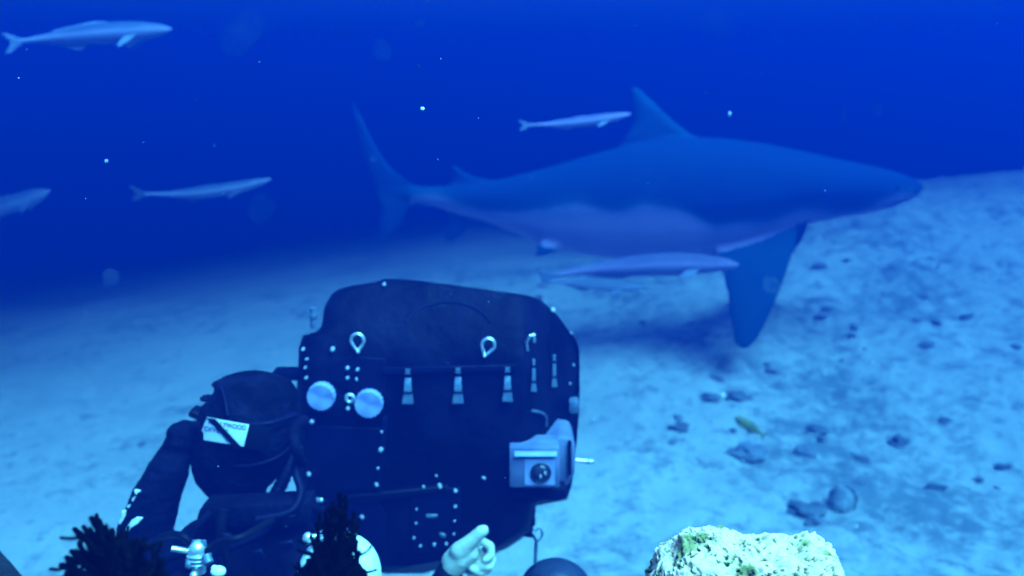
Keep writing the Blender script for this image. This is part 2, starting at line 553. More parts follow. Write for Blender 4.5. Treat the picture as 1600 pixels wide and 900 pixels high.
bm = bmesh.new()
add_tube(bm, [shark_side(1372, 322, -1), shark_side(1392, 315, -1), shark_side(1410, 311, -1)], 0.007, 6)
obj('mouth', bm, M_slit, shark)

# ------------------------------------------------------------------ fish
M_fish = attr_mat('fish_skin', 'pale', [(0.0, (0.03, 0.06, 0.10)), (0.35, (0.09, 0.12, 0.18)), (0.6, (0.25, 0.25, 0.36)), (1.0, (0.16, 0.19, 0.27))], 0.6, 0.1, 80, 14, 0.16, 0.1)
M_fishfin = new_mat('fish_fin', (0.12, 0.17, 0.24), 0.6, 0, (0.20, 0.26, 0.34), 30)
M_fishpink = attr_mat('fish_skin_pink', 'pale', [(0.0, (0.10, 0.10, 0.18)), (0.35, (0.19, 0.17, 0.29)), (0.6, (0.38, 0.30, 0.48)), (1.0, (0.20, 0.20, 0.32))], 0.6, 0.1, 80, 14, 0.2, 0.1)
M_fishdark = attr_mat('fish_skin_dark', 'pale', [(0.0, (0.07, 0.10, 0.14)), (0.35, (0.12, 0.16, 0.22)), (0.6, (0.26, 0.32, 0.40)), (1.0, (0.34, 0.40, 0.48))], 0.5, 0.1, 80, 18, 0.12, 0.3)
prof = [(0.10, .10, .10), (0.16, .14, .14), (0.28, .24, .26), (0.42, .40, .44), (0.58, .50, .54), (0.72, .50, .54), (0.84, .42, .46), (0.93, .30, .30), (0.985, .14, .14), (1.0, .04, .05)]
def fish(tail, head, Y, hpx, label, bend=0.0, mat=None, tailcol=None, fins=1.0, tail_h=1.0, yturn=0.0, name='fish'):
    mat = mat or M_fish
    A, B = onY(*tail, Y), onY(*head, Y)
    B.y += yturn
    ax = B - A; L = ax.length; ax.normalize()
    sd = Vector((0, 1, 0)); sd = (sd - ax * sd.dot(ax)).normalized(); up = sd.cross(ax) * -1
    if up.z < 0: up = -up
    H = hpx / F * Y
    def P(t, z, y=0.0):
        zz = z * H + bend * ((t - 0.5) ** 2 - 0.25) * 4 * H
        return A + ax * (t * L) + up * zz + sd * (y * H)
    bm = bmesh.new(); rings = []
    for i in range(25):
        t = 0.10 + 0.90 * i / 24
        tp, bt = interp([(a, b, c) for a, b, c in prof], t)
        w = 0.72 * (tp + bt) / 2
        rings.append([bm.verts.new(P(t, (tp if math.sin(2 * math.pi * k / 14) > 0 else bt) * math.sin(2 * math.pi * k / 14), w * math.cos(2 * math.pi * k / 14))) for k in range(14)])
    for a, b in zip(rings, rings[1:]):
        for k in range(14): bm.faces.new((a[k], a[(k + 1) % 14], b[(k + 1) % 14], b[k]))
    bm.faces.new(rings[0]); bm.faces.new(rings[-1])
    f = thing(name, P(0.5, -0.6), label, 'fish')
    bmesh.ops.recalc_face_normals(bm, faces=bm.faces)
    me = bpy.data.meshes.new('body'); bm.to_mesh(me); bm.free()
    vals = []
    for v in me.vertices:
        d = v.co - A; t = d.dot(ax) / L
        z = d.dot(up) / H - bend * ((t - 0.5) ** 2 - 0.25) * 4
        vals.append(smoothstep(0.42, -0.25, z) if z < 0.42 else 0.0)
    set_attr(me, 'pale', vals)
    obj('body', me, mat, f)
    th = 0.52 * tail_h
    fm = tailcol or M_fishfin
    def fin(nm, pts, th_=0.03):
        b = bmesh.new(); add_fin(b, [P(*p) for p in pts], th_ * H); obj(nm, b, fm, f)
    fin('tail_fin', [(0.13, .10), (0.08, .22 * tail_h), (0.02, th), (-0.01, th * .98), (0.015, .22 * tail_h), (0.035, 0), (0.015, -.22 * tail_h), (-0.01, -th * .98), (0.02, -th), (0.08, -.22 * tail_h), (0.13, -.10)])
    fin('dorsal_fin', [(0.66, .46), (0.60, .55 * fins), (0.54, .58 * fins), (0.44, .46 * fins), (0.30, .34), (0.30, .22), (0.5, .40)])
    fin('anal_fin', [(0.50, -.44), (0.46, -.66 * fins), (0.42, -.70 * fins), (0.36, -.48), (0.26, -.30), (0.3, -.2)])
    for s in (-1, 1):
        fin('pectoral_fin', [(0.80, -.20, s * .34), (0.76, -.46, s * .50), (0.70, -.74 * fins, s * .56), (0.69, -.62 * fins, s * .52), (0.73, -.26, s * .38)])
        b = bmesh.new(); add_sphere(b, P(0.93, 0.06, s * 0.20), 0.035 * H, 1); obj('eye', b, M_eye, f)
    return f
fish((8, 68), (268, 46), 4.0, 31, 'large pale fish with forked tail at the top left corner', bend=-0.10, tail_h=0.9)
fish((205, 302), (424, 280), 4.4, 19, 'slim pale fish with dark curved tail midway up the left side', bend=0.5, tailcol=new_mat('dark_fin', (0.05, 0.07, 0.10), 0.6), tail_h=1.2)
fish((-70, 342), (78, 298), 6.4, 26, 'dim fish half cut off by the left edge of the view', bend=0.1, mat=M_fishdark)
fish((812, 196), (986, 178), 4.1, 16, 'slender bright fish swimming in front of the shark\'s dorsal fin', mat=M_fishpink, bend=0.25, fins=0.9, tail_h=0.9)
fish((838, 436), (1154, 414), 4.8, 36, 'long pale fish under the shark\'s belly touching its pectoral fin', mat=M_fishpink, bend=-0.30, fins=0.8, tail_h=0.75)
fish((842, 438), (1004, 450), 4.7, 18, 'dark slim fish just below the long pale one under the shark', bend=0.0, mat=M_fishdark)
fish((1196, 682), (1148, 652), 4.3, 17, 'little yellow-green fish hovering over the sand right of the housing', mat=new_mat('yellow_fish', (0.30, 0.34, 0.05), 0.5, 0, (0.22, 0.24, 0.06), 40), tailcol=new_mat('yellow_fin', (0.30, 0.32, 0.08), 0.5), name='small_fish')

# ------------------------------------------------------------------ camera housing
U = 0.787
HY = 2.35 * U
rows = [  # py, left px, right px
    (436, 600, 628), (440, 588, 668), (446, 552, 716), (452, 528, 760), (458, 520, 802), (463, 516, 832), (470, 512, 846), (480, 507, 858), (490, 505, 869), (500, 504, 877), (510, 502, 884),
    (518, 494, 889), (524, 474, 896), (532, 470, 901), (545, 467, 904), (570, 466, 905), (600, 464, 905), (640, 464, 904), (680, 463, 901), (720, 463, 897), (755, 465, 893),
    (776, 467, 886), (786, 469, 840), (800, 472, 833), (828, 480, 829), (840, 488, 812), (852, 500, 792), (862, 516, 766), (874, 536, 712), (884, 556, 652), (892, 580, 612)]
def house_y(px, py):
    y = HY
    y += 0.16 * U * max(0, (575 - py) / 140) ** 1.5                # the hood leans back towards its top
    y += 0.30 * U * smoothstep(812, 905, px) * 1.0                 # right flank turns away
    y += 0.05 * U * max(0, (500 - px) / 40) ** 2 if px < 500 else 0
    return y
def hp(px, py, out=0.0):
    p = onY(px, py, house_y(px, py)); p.y -= out * U; return p
bm = bmesh.new()
NU = 30
fr = []
rr = []
for a, b_ in zip(rows, rows[1:]):
    k = 2 if b_[0] - a[0] > 14 else 1
    for j in range(k):
        t = j / k; rr.append(tuple(p + (q - p) * t for p, q in zip(a, b_)))
rr.append(rows[-1])
for (py, xl, xr) in rr:
    line = []
    for i in range(NU + 1):
        u = 0.5 - 0.5 * math.cos(math.pi * i / NU)
        u = 0.35 * u + 0.65 * (i / NU)
        px = xl + (xr - xl) * u
        e = min(px - xl, xr - px, (py - 434) * 1.6, (893 - py) * 1.4)
        p = hp(px, py); sh = 0.055 * U * max(0, 1 - e / 14) ** 2
        p = onY(px, py, house_y(px, py) + sh)
        line.append(bm.verts.new(p))
    fr.append(line)
for a, b_ in zip(fr, fr[1:]):
    for i in range(NU): bm.faces.new((a[i], a[i + 1], b_[i + 1], b_[i]))
# body goes back 0.62 m: the back outline is the front one moved straight back and drawn in a little
loop = [l_[0] for l_ in fr] + fr[-1][1:] + [l_[-1] for l_ in reversed(fr[:-1])] + list(reversed(fr[0][1:-1]))
cen = sum((v.co for v in loop), Vector()) / len(loop)
prev = loop
for dy, k in ((0.05, 1.0), (0.30, 0.99), (0.55, 0.95), (0.62, 0.90)):
    cur = []
    Yb = HY + (0.28 + dy) * U
    for v in loop:                      # the top slopes down towards the back
        z = cen.z + (v.co.z - cen.z) * k
        sl = (CAM_H - v.co.z) / v.co.y
        z = min(z, CAM_H - (sl + 0.004) * Yb)
        cur.append(bm.verts.new(Vector((cen.x + (v.co.x - cen.x) * k, Yb, z))))
    for i in range(len(loop)):
        j = (i + 1) % len(loop)
        bm.faces.new((prev[i], cur[i], cur[j], prev[j]))
    prev = cur
bm.faces.new(prev)
house = thing('camera_housing', onY(680, 892, HY + 0.3), 'huge black underwater film camera housing with round knobs and rows of bolts', 'camera housing')
obj('shell', bm, M_house, house)

def plate(name, pts, thick=0.012, mat=None, out=0.0, parent=house, bev=0.002):
    bm = bmesh.new()
    prism(bm, [hp(px, py, thick + out) for px, py in pts], (0, (thick + out + 0.02) * U, 0))
    bmesh.ops.recalc_face_normals(bm, faces=bm.faces)
    if bev: bevel_all(bm, bev, 1)
    return obj(name, bm, mat or M_plate, parent)
plate('side_plate', [(486, 664), (602, 668), (594, 762), (478, 766)], 0.010)
plate('side_plate', [(476, 786), (590, 780), (604, 806), (600, 858), (520, 846), (484, 816)], 0.008)
plate('access_panel', [(644, 764), (720, 760), (716, 852), (704, 858), (650, 862), (642, 852)], 0.009)
plate('hinge_bar', [(598, 574), (806, 568), (806, 577), (598, 583)], 0.012)
plate('edge_rail', [(486, 650), (493, 650), (484, 772), (477, 772)], 0.014)
plate('edge_rail', [(598, 650), (605, 650), (596, 772), (589, 772)], 0.014)
plate('upper_plate', [(518, 566), (548, 556), (602, 560), (602, 640), (528, 600), (516, 590)], 0.006)
plate('cross_strap', [(466, 776), (588, 768), (700, 756), (700, 764), (588, 779), (466, 786)], 0.016, M_rubber)
# seam line arc on the hood
bm = bmesh.new(); add_tube(bm, [hp(700 + 70 * math.cos(a), 520 - 48 * math.sin(a), 0.002) for a in [R(20) + R(140) * i / 24 for i in range(25)]], 0.003, 6)
obj('seam', bm, M_plate, house)

def share(o, p, parent, name=None):
    c = o.copy(); C.objects.link(c); c.parent = parent; c.location = Vector(p) - world_loc(parent); return c
proto = {}
brnd = random.Random(4)
def bolt(px, py, r=0.0062, out=0.008, parent=house):
    px += brnd.uniform(-1, 1); py += brnd.uniform(-1, 1)
    p = hp(px, py, out)
    if r not in proto:
        bm = bmesh.new()
        add_cyl(bm, p + Vector((0, 0.012, 0)) * U, p + Vector((0, -0.003, 0)) * U, r * 1.0, r * 0.95, 8)
        add_sphere(bm, p + Vector((0, -0.003, 0)) * U, r * 0.9, 1, (1, 0.6, 1))
        proto[r] = obj('bolt', bm, M_bolt, parent, loc=p)
        return proto[r]
    c = share(proto[r], p, parent); k = brnd.choice((.5, .65, .75, .85, 1.0)); c.scale = (k, k, k); c.rotation_euler = (brnd.uniform(-.3, .3), brnd.uniform(0, 3), brnd.uniform(-.3, .3))
    return c
for q in [(490, 656), (598, 672), (595, 700), (593, 728), (591, 754), (485, 738), (483, 764)]: bolt(*q, 0.0068, 0.020)
for q in [(543, 574), (559, 576), (543, 590), (558, 592)]: bolt(*q, 0.0052, 0.010)
for q in [(545, 637), (567, 805), (501, 795), (683, 741), (757, 744), (520, 545), (600, 444)]: bolt(*q, 0.006, 0.012)
for q in [(713, 765), (712, 788), (711, 810), (709, 832), (699, 846), (679, 848), (657, 850), (648, 838), (650, 815), (651, 792), (662, 757), (688, 757)]: bolt(*q, 0.0058, 0.014)
for q in [(474, 546), (479, 560), (476, 575), (478, 590), (890, 600), (896, 570), (893, 640), (893, 520), (861, 484)]: bolt(*q, 0.0045, 0.004)
bolt(863, 484, 0.0075, 0.010)
plate('handle_slot', [(666, 801), (684, 801), (684, 806), (666, 806)], 0.014, M_dull)
plate('catch', [(687, 829), (697, 832), (696, 838), (688, 835)], 0.014, M_dull)

# knurled round knobs
def knob(px, py, rpx, name='knob', mat=M_turned, out=0.03):
    c = hp(px, py, out); r = rpx / F * HY
    bm = bmesh.new(); n_ = 72
    def ring(rad, y, lobes=0.0): return [bm.verts.new(c + Vector((math.cos(2 * math.pi * i / n_) * rad * (1 + lobes * math.cos(2 * math.pi * i / n_ * 18)), y * U, math.sin(2 * math.pi * i / n_) * rad * (1 + lobes * math.cos(2 * math.pi * i / n_ * 18))))) for i in range(n_)]
    R_ = [ring(r * .96, .035), ring(r, .030, .03), ring(r, .002, .03), ring(r * .97, 0, .02), ring(r * .5, 0), ring(r * .05, 0)]
    for rg_, am in ((R_[-3], .0006), (R_[-2], .0022)):
        for i, v in enumerate(rg_): v.co.y += am * math.cos(2 * 2 * math.pi * i / n_ + .8)
    for a, b_ in zip(R_, R_[1:]):
        for i in range(n_): bm.faces.new((a[i], a[(i + 1) % n_], b_[(i + 1) % n_], b_[i]))
    bm.faces.new(R_[-1]); bm.faces.new(R_[0])
    k = obj(name, bm, mat, house)
    bm = bmesh.new(); add_cyl(bm, c + Vector((0, .045, 0)), c + Vector((0, .01, 0)), r * .35 / U, r * .35 / U, 12); obj('shaft', bm, M_dull, k)
    return k
knob(504, 616, 22); knob(578, 627, 22.5)
bm = bmesh.new(); add_ring(bm, hp(548, 620, 0.012), 0.0105, 0.0105, 0.0048, 20); obj('lock_ring', bm, M_steel, house)
# lifting eyes
def eye_ring(px, py, rot_deg, rx=10.5, rz=12.5):
    k = HY / F; c = hp(px, py, 0.035)
    rot = Matrix.Rotation(R(rot_deg), 3, 'Y')
    bm = bmesh.new()
    pts = []
    for i in range(28):
        a = 2 * math.pi * i / 28
        x, z = rx * math.cos(a), rz * math.sin(a)
        if z < 0: x *= 1 + z / rz * 0.55; z *= 1.25
        pts.append(c + rot @ Vector((x * k, 0, z * k)))
    add_tube(bm, pts, 0.0042, 8, closed=True)
    e = obj('lifting_eye', bm, M_steel, house)
    b0 = c + rot @ Vector((0, 0, -(rz + 5) * k))
    bm = bmesh.new(); add_sphere(bm, b0, 0.0062, 2); add_cyl(bm, b0, b0 + Vector((0, 0.05, 0)), 0.0045, n=8); obj('pin', bm, M_steel, e)
eye_ring(562, 528, 0); eye_ring(763, 535, 18)
bm = bmesh.new(); c = hp(828, 530, 0.02); add_tube(bm, [c + Vector((-0.006, 0, -0.022)), c + Vector((-0.008, -0.01, 0.0)), c + Vector((0.0, -0.014, 0.016)), c + Vector((0.008, -0.008, 0.018)), c + Vector((0.009, 0.01, -0.004))], 0.004, 8); obj('lifting_eye', bm, M_steel, house)

# toggle latches
def latch(px, py, h, w):
    k = HY / F; c = hp(px, py, 0.0)
    def q(dx, dy, out): p = hp(px + dx, py + dy, out); return p
    bm = bmesh.new()
    prism(bm, [q(-w * .55, -h * .22, .014), q(w * .55, -h * .22, .014), q(w * .62, h * .2, .014), q(w * .9, h * .42, .018), q(w, h * .5, .02), q(-w, h * .5, .02), q(-w * .9, h * .42, .018), q(-w * .62, h * .2, .014)], (0, 0.012 * U, 0))
    bevel_all(bm, 0.0012, 1)
    lt = obj('latch', bm, M_dull, house)
    bm = bmesh.new()
    prism(bm, [q(-w * .5, -h * .5, .012), q(w * .5, -h * .5, .012), q(w * .3, -h * .42, .012), q(w * .5, -h * .34, .012), q(-w * .5, -h * .34, .012), q(-w * .3, -h * .42, .012)], (0, 0.012, 0))
    obj('hook', bm, M_dull, lt)
    bm = bmesh.new(); add_cyl(bm, q(-w * .8, h * .18, .016), q(w * .8, h * .18, .016), 0.0028, n=8); obj('pivot', bm, M_rubber, lt)
latch(638, 601, 54, 9); latch(716, 600, 55, 9); latch(793, 598, 53, 8.5); latch(834, 585, 48, 4.5); latch(866, 578, 48, 4.5)
# left fittings and grab bar
bm = bmesh.new(); c = hp(490, 512, 0.0); add_cyl(bm, c, c + Vector((0, 0, .045)), 0.009, 0.008, 12); add_cyl(bm, c + Vector((0, 0, .024)), c + Vector((0, 0, .032)), 0.012, n=12); obj('relief_valve', bm, M_dull, house)
bm = bmesh.new(); add_box(bm, (hp(452, 588, 0.0) + Vector((-0.005, 0.02, 0))), (0.085, 0.05, 0.030)); bevel_all(bm, 0.006, 2); obj('grab_bar', bm, M_house, house)
bm = bmesh.new(); add_box(bm, (hp(893, 631, 0.012) + Vector((0.004, 0.0, 0))), (0.030, 0.05, 0.04)); bevel_all(bm, 0.004, 2); obj('side_fitting', bm, M_dull, house)
bm = bmesh.new(); add_tube(bm, catmull([hp(832, 640, .01), hp(845, 641, .02), hp(853, 648, .02), hp(853, 664, .01)], 4), 0.004, 8); obj('bracket', bm, M_dull, house)
# chrome toggle at lower left
bm = bmesh.new(); a = hp(462, 771, 0.03); b_ = hp(505, 774, 0.03); add_cyl(bm, a, b_, 0.0062, n=12); add_sphere(bm, b_, 0.0068, 2); add_sphere(bm, a, 0.0068, 2); obj('toggle_bar', bm, M_steel, house)
# rack teeth on the lower right edge
for (x, y) in [(829, 794), (829, 812), (826, 830)]:
    bm = bmesh.new(); c = onY(x, y, HY + 0.14); add_box(bm, c, (0.030, 0.06, 0.014), Matrix.Rotation(R(8), 3, 'Y')); bevel_all(bm, 0.004, 2); obj('rack_tooth', bm, M_house, house)

# monitor box on the right flank
MB = HY - 0.03
def mp(px, py, Y=MB): return onY(px, py, MB + (Y - MB) * U)
mon = thing('lamp_box', mp(842, 768), 'grey-blue box with a round glass lens on the right side of the housing', 'lamp')
bm = bmesh.new()
prism(bm, [mp(*p) for p in [(796, 700), (874, 700), (874, 762), (796, 762)]], (0, 0.08, 0)); bevel_all(bm, 0.004, 2)
obj('case', bm, M_grey, mon)
bm = bmesh.new()
prism(bm, [mp(804, 706, MB - .004), mp(870, 706, MB - .004), mp(870, 713, MB - .010), mp(804, 713, MB - .010)], (0, 0.012, 0)); obj('visor', bm, M_knob, mon)
bm = bmesh.new()
prism(bm, [mp(p[0], p[1], MB + .10) for p in [(838, 698), (856, 690), (876, 683), (893, 686), (899, 698), (898, 740), (888, 758), (866, 764), (838, 758)]], (0, 0.12, 0)); bevel_all(bm, 0.005, 2)
obj('rear_case', bm, M_grey, mon)
bm = bmesh.new(); prism(bm, [mp(p[0], p[1], MB - .002) for p in [(820, 718), (867, 718), (867, 758), (820, 758)]], (0, 0.004, 0)); obj('bezel', bm, M_knob, mon)
c = mp(845, 739, MB - .004)
bm = bmesh.new(); add_ring(bm, c, 0.026, 0.026, 0.004, 28); obj('lens_ring', bm, M_blackplastic, mon)
bm = bmesh.new(); add_sphere(bm, c, 0.024, 3, (1, 0.45, 1)); lens = obj('lens', bm, M_blackplastic, mon)
for dx, dz in ((-0.001, -0.005), (0.009, 0.003)):
    bm = bmesh.new(); add_sphere(bm, c + Vector((dx + .0, -0.0095, dz)), 0.0042, 2, (0.8, 0.6, 1.6)); obj('glint', bm, M_bolt, lens)  # bright beads on the lens standing in for its highlights
bm = bmesh.new(); prism(bm, [mp(p[0], p[1], MB + .09) for p in [(888, 690), (893, 690), (893, 742), (888, 742)]], (0, 0.02, 0)); obj('groove_strip', bm, M_plate, mon)
bm = bmesh.new(); a = mp(900, 719, MB + .14); e = mp(922, 721, MB + .14); add_cyl(bm, a, e, 0.006, n=10); add_sphere(bm, e, 0.0105, 2, (1.4, 1, .85)); obj('knob', bm, M_steel, mon)
bm = bmesh.new(); prism(bm, [mp(p[0], p[1], MB + .05) for p in [(800, 763), (884, 763), (886, 778), (872, 784), (826, 780), (812, 772)]], (0, 0.14, 0)); bevel_all(bm, 0.004, 1); obj('mount', bm, M_house, mon)

# ------------------------------------------------------------------ diver
DY = 2.08 * U
def d_(px, py, dy=0.0): return onY(px, py, DY + dy * U)
bm = bmesh.new()
add_capsules(bm, [(d_(430, 1280, .12), .13), (d_(415, 1150, .08), .14), (d_(400, 1010, .03), .155), (d_(392, 910, .0), .15), (d_(385, 855, .0), .10), (d_(378, 815, .0), .062), (d_(375, 780, .01), .055), (d_(378, 700, .02), .10), (d_(380, 660, .02), .095)])
# shoulders
add_capsules(bm, [(d_(392, 880, 0), .10), (d_(318, 868, 0), .075), (d_(262, 882, -.04), .062), (d_(224, 842, -.05), .066), (d_(246, 772, -.04), .057), (d_(274, 712, -.02), .043)])
add_capsules(bm, [(d_(392, 880, 0), .10), (d_(470, 875, 0), .075), (d_(560, 960, .0), .056), (d_(640, 985, -.02), .048), (d_(700, 905, -.02), .031), (d_(704, 892, -.02), .028)])
# hips and legs kneeling below the view
add_capsules(bm, [(d_(430, 1280, .12), .13), (d_(470, 1330, -.1), .10), (d_(480, 1400, -.35), .075), (d_(480, 1560, .1), .06), (d_(480, 1600, .45), .05)])
add_capsules(bm, [(d_(430, 1280, .12), .13), (d_(370, 1330, -.1), .10), (d_(350, 1400, -.35), .075), (d_(350, 1560, .1), .06), (d_(350, 1600, .45), .05)])
# gloved left fist beside the head
add_capsules(bm, [(d_(272, 708, -.02), .033), (d_(281, 686, -.02), .038), (d_(288, 676, -.02), .034)])
for k in range(4):
    a = (k - 1.5) * 9
    add_capsules(bm, [(d_(284, 682 + a * .5, -.01 - .018 * 0), .018), (d_(274 + k * 5, 668, -.035 + k * .016), .013), (d_(266 + k * 4, 676 + k, -.045 + k * .016), .012)])
add_capsules(bm, [(d_(286, 684, -.03), .016), (d_(299, 670, -.03), .013), (d_(306, 664, -.03), .011)])
# bare right hand: palm, thumb and four curled fingers
def h_(px, py, dy=0.0): return onY(px, py, DY + (dy - 0.03) * U)
add_capsules(bm, [(h_(702, 897), .026), (h_(710, 882), .030), (h_(720, 870), .033), (h_(733, 864), .027)])
add_capsules(bm, [(h_(710, 880, .012), .036), (h_(722, 866, .012), .035), (h_(738, 868, .02), .026)])
add_capsules(bm, [(h_(716, 874, .015), .028), (h_(734, 874, .02), .026)])
add_capsules(bm, [(h_(718, 862, -.008), .026), (h_(732, 849, -.012), .0195), (h_(746, 836, -.013), .0165), (h_(755, 828, -.012), .0155)])
add_capsules(bm, [(h_(734, 852, .012), .019), (h_(752, 846, .014), .0125), (h_(766, 853, .010), .0115), (h_(768, 868, .0), .0105), (h_(758, 875, -.008), .010)])
add_capsules(bm, [(h_(736, 862, .018), .019), (h_(757, 862, .026), .013), (h_(769, 874, .018), .012), (h_(766, 886, .002), .011), (h_(752, 885, -.008), .0105)])
add_capsules(bm, [(h_(732, 874, .012), .019), (h_(752, 880, .022), .0125), (h_(762, 890, .010), .0115), (h_(750, 895, -.006), .0105), (h_(739, 890, -.014), .010)])
add_capsules(bm, [(h_(724, 882, .008), .018), (h_(741, 892, .012), .0115), (h_(748, 900, .002), .010), (h_(737, 902, -.010), .0095)])
pm = fuse(bm, 0.0036, 2, 0.5)
hk = h_(735, 868)
for v, vn in zip(pm.vertices, [v.normal.copy() for v in pm.vertices]):
    if (v.co - hk).length > 0.07:
        v.co += vn * (0.0045 * noise.noise(v.co * 16) + 0.0022 * noise.noise(Vector((v.co.x * 30, v.co.y * 30, v.co.z * 75))))
hand_c = h_(738, 865)
wr = h_(703, 893)
axis = (hand_c - wr).normalized()
for p in pm.polygons:
    if (p.center - hand_c).length < 0.11 and (p.center - wr).dot(axis) > 0: p.material_index = 1
person = thing('person', d_(415, 1600), 'scuba diver in black wetsuit and hood seen from behind, one bare hand raised', 'person')
obj('body', pm, [M_black, M_skin], person)
bm = bmesh.new()
axs = (h_(703, 893) - h_(694, 908)).normalized()
add_cyl(bm, h_(686, 925), h_(706, 889), 0.038, 0.034, 20); bevel_all(bm, 0.004, 1)
obj('cuff', bm, M_rubber, person)

# hood: loft through rows of the outline seen from behind
hrows = [(589, 352, 418), (593, 337, 444), (600, 334, 456), (610, 333, 463), (618, 326, 467), (626, 324, 469), (634, 312, 470), (655, 305, 471), (675, 301, 470), (695, 297, 468), (712, 297, 462), (728, 299, 452), (742, 304, 441), (756, 316, 428), (768, 330, 408), (775, 342, 396), (783, 356, 378)]
bm = bmesh.new(); rings = []
HEADC = DY + 0.03 * U
for (py, xl, xr) in hrows:
    cx = (xl + xr) / 2; c = onY(cx, py, HEADC); r = (xr - xl) / 2 / F * HEADC
    ry = 0.125 * U * math.sqrt(max(0.05, 1 - ((py - 685) / 108) ** 2))
    rg = []
    for k in range(36):
        a = 2 * math.pi * k / 36
        p = c + Vector((r * math.cos(a), ry * math.sin(a), 0))
        w = (0.004 * noise.noise(p * 28) + 0.003 * noise.noise(p * 70)) * (0.25 if math.sin(a) < -0.1 else 1)
        rg.append(bm.verts.new(p + (p - c).normalized() * w))
    rings.append(rg)
for a, b_ in zip(rings, rings[1:]):
    for k in range(36): bm.faces.new((a[k], a[(k + 1) % 36], b_[(k + 1) % 36], b_[k]))
bm.faces.new(rings[0]); bm.faces.new(rings[-1])
hood = obj('hood', bm, M_hood, person)
# ridges on the crown, mask buckle, hose fitting
for (x, y, s) in [(340, 600, .010), (322, 622, .010)]:
    bm = bmesh.new(); add_sphere(bm, onY(x, y, HEADC), s, 2, (1.5, 2, .8)); obj('hood_seam', bm, M_hood, hood)
bm = bmesh.new(); add_box(bm, onY(309, 645, HEADC - .01), (0.032, 0.045, 0.018), Matrix.Rotation(R(25), 3, 'Y')); bevel_all(bm, .003, 1); obj('mask_buckle', bm, M_rubber, person)
# dive mask on the far side of the head
bm = bmesh.new(); c = onY(385, 665, HEADC + .105); add_box(bm, c, (0.17, 0.06, 0.085)); bevel_all(bm, .015, 2); mk = obj('dive_mask', bm, M_rubber, person)
bm = bmesh.new(); add_box(bm, c + Vector((0, .032, 0)), (0.14, 0.006, 0.06)); obj('mask_glass', bm, M_blackplastic, mk)
# strap band and label wrapped on the back of the hood
def hood_front(px, py, out=0.003):
    _, = [0]
    xl, xr = interp(hrows, py)
    cx = (xl + xr) / 2; u = (px - cx) / ((xr - xl) / 2)
    ry = 0.125 * U * math.sqrt(max(0.05, 1 - ((py - 685) / 108) ** 2))
    y = HEADC - ry * math.sqrt(max(0.0, 1 - min(1, u * u)))
    return onY(px, py, y - out)
LX, LY, LA = 351.5, 675.0, R(8.5)
def lab(u, v, out=0.006):         # label coordinates in photograph pixels, u right, v up, turned with the band
    px = LX + u * math.cos(LA) + v * math.sin(LA) * 0.9 - 0.0
    py = LY + u * math.sin(LA) - v * math.cos(LA)
    px += -(-v) * 0.0
    return hood_front(px, py, out)
def sheet(name, quad, out, mat, parent, nu=16, nv=8, th=0.0015):
    """a thin sheet with its own thickness lying on the hood"""
    bm = bmesh.new(); g = []
    (a, b, c, d) = [Vector((*q, 0)) for q in quad]
    for lay in (out, out - th):
        G = []
        for j in range(nv + 1):
            row = []
            for i in range(nu + 1):
                s, t = i / nu, j / nv
                p = (a * (1 - s) + b * s) * (1 - t) + (d * (1 - s) + c * s) * t
                row.append(bm.verts.new(lab(p.x, p.y, lay)))
            G.append(row)
        g.append(G)
    for G in g:
        for j in range(nv):
            for i in range(nu): bm.faces.new((G[j][i], G[j][i + 1], G[j + 1][i + 1], G[j + 1][i]))
    edge = lambda G: G[0] + [r[-1] for r in G[1:]] + list(reversed(G[-1][:-1])) + [r[0] for r in reversed(G[1:-1])]
    e0, e1 = edge(g[0]), edge(g[1])
    for i in range(len(e0)):
        j = (i + 1) % len(e0); bm.faces.new((e0[i], e0[j], e1[j], e1[i]))
    return obj(name, bm, mat, parent)
band = sheet('mask_strap', [(-46, -22), (70, -20), (70, 18), (-46, 20)], 0.010, M_rubber, person, 24, 8, 0.004)
lb = sheet('label', [(-39, -17), (32, -18), (36, 17), (-31, 19)], 0.0125, M_white, band, 18, 8, 0.001)
def text_on_label(body, size, u0, v0, width, parent, name='lettering'):
    cu = bpy.data.curves.new('t', 'FONT'); cu.body = body; cu.size = 1; cu.resolution_u = 3; cu.offset = 0.03
    to = bpy.data.objects.new('t', cu); C.objects.link(to)
    dg = bpy.context.evaluated_depsgraph_get()
    tm = bpy.data.meshes.new_from_object(to.evaluated_get(dg))
    bpy.data.objects.remove(to)
    mxx = max(v.co.x for v in tm.vertices)
    b = bmesh.new(); b.from_mesh(tm)
    bmesh.ops.subdivide_edges(b, edges=[e for e in b.edges if e.calc_length() > 0.3], cuts=1)
    for v in b.verts:
        v.co = lab(u0 + v.co.x / mxx * width, v0 + v.co.y * size, 0.0132)
    bmesh.ops.solidify
    return obj(name, b, M_ink, parent, smooth=False)
text_on_label('HOLLYWOOD', 10.5, -28, 7.5, 60, lb)
text_on_label('DIVERS', 10.5, -33, -3, 38, lb)
sheet('cross_strap', [(-32, 18), (-18, 18), (32, -22), (20, -24)], 0.0165, M_rubber, person, 14, 3, 0.003)

def hood_strap(name, pts, r, out=.006, mat=None):
    P = catmull([hood_front(px, py, out * U) for px, py in pts], 6)
    bm = bmesh.new(); add_tube(bm, P, r, 8); return obj(name, bm, mat or M_plate, person)
hood_strap('hood_strap', [(306, 706), (340, 722), (385, 728), (430, 716), (458, 694)], .0045)
hood_strap('hood_strap', [(345, 602), (352, 626), (356, 650)], .004)
hood_strap('hood_strap', [(392, 664), (425, 660), (462, 648)], .007)
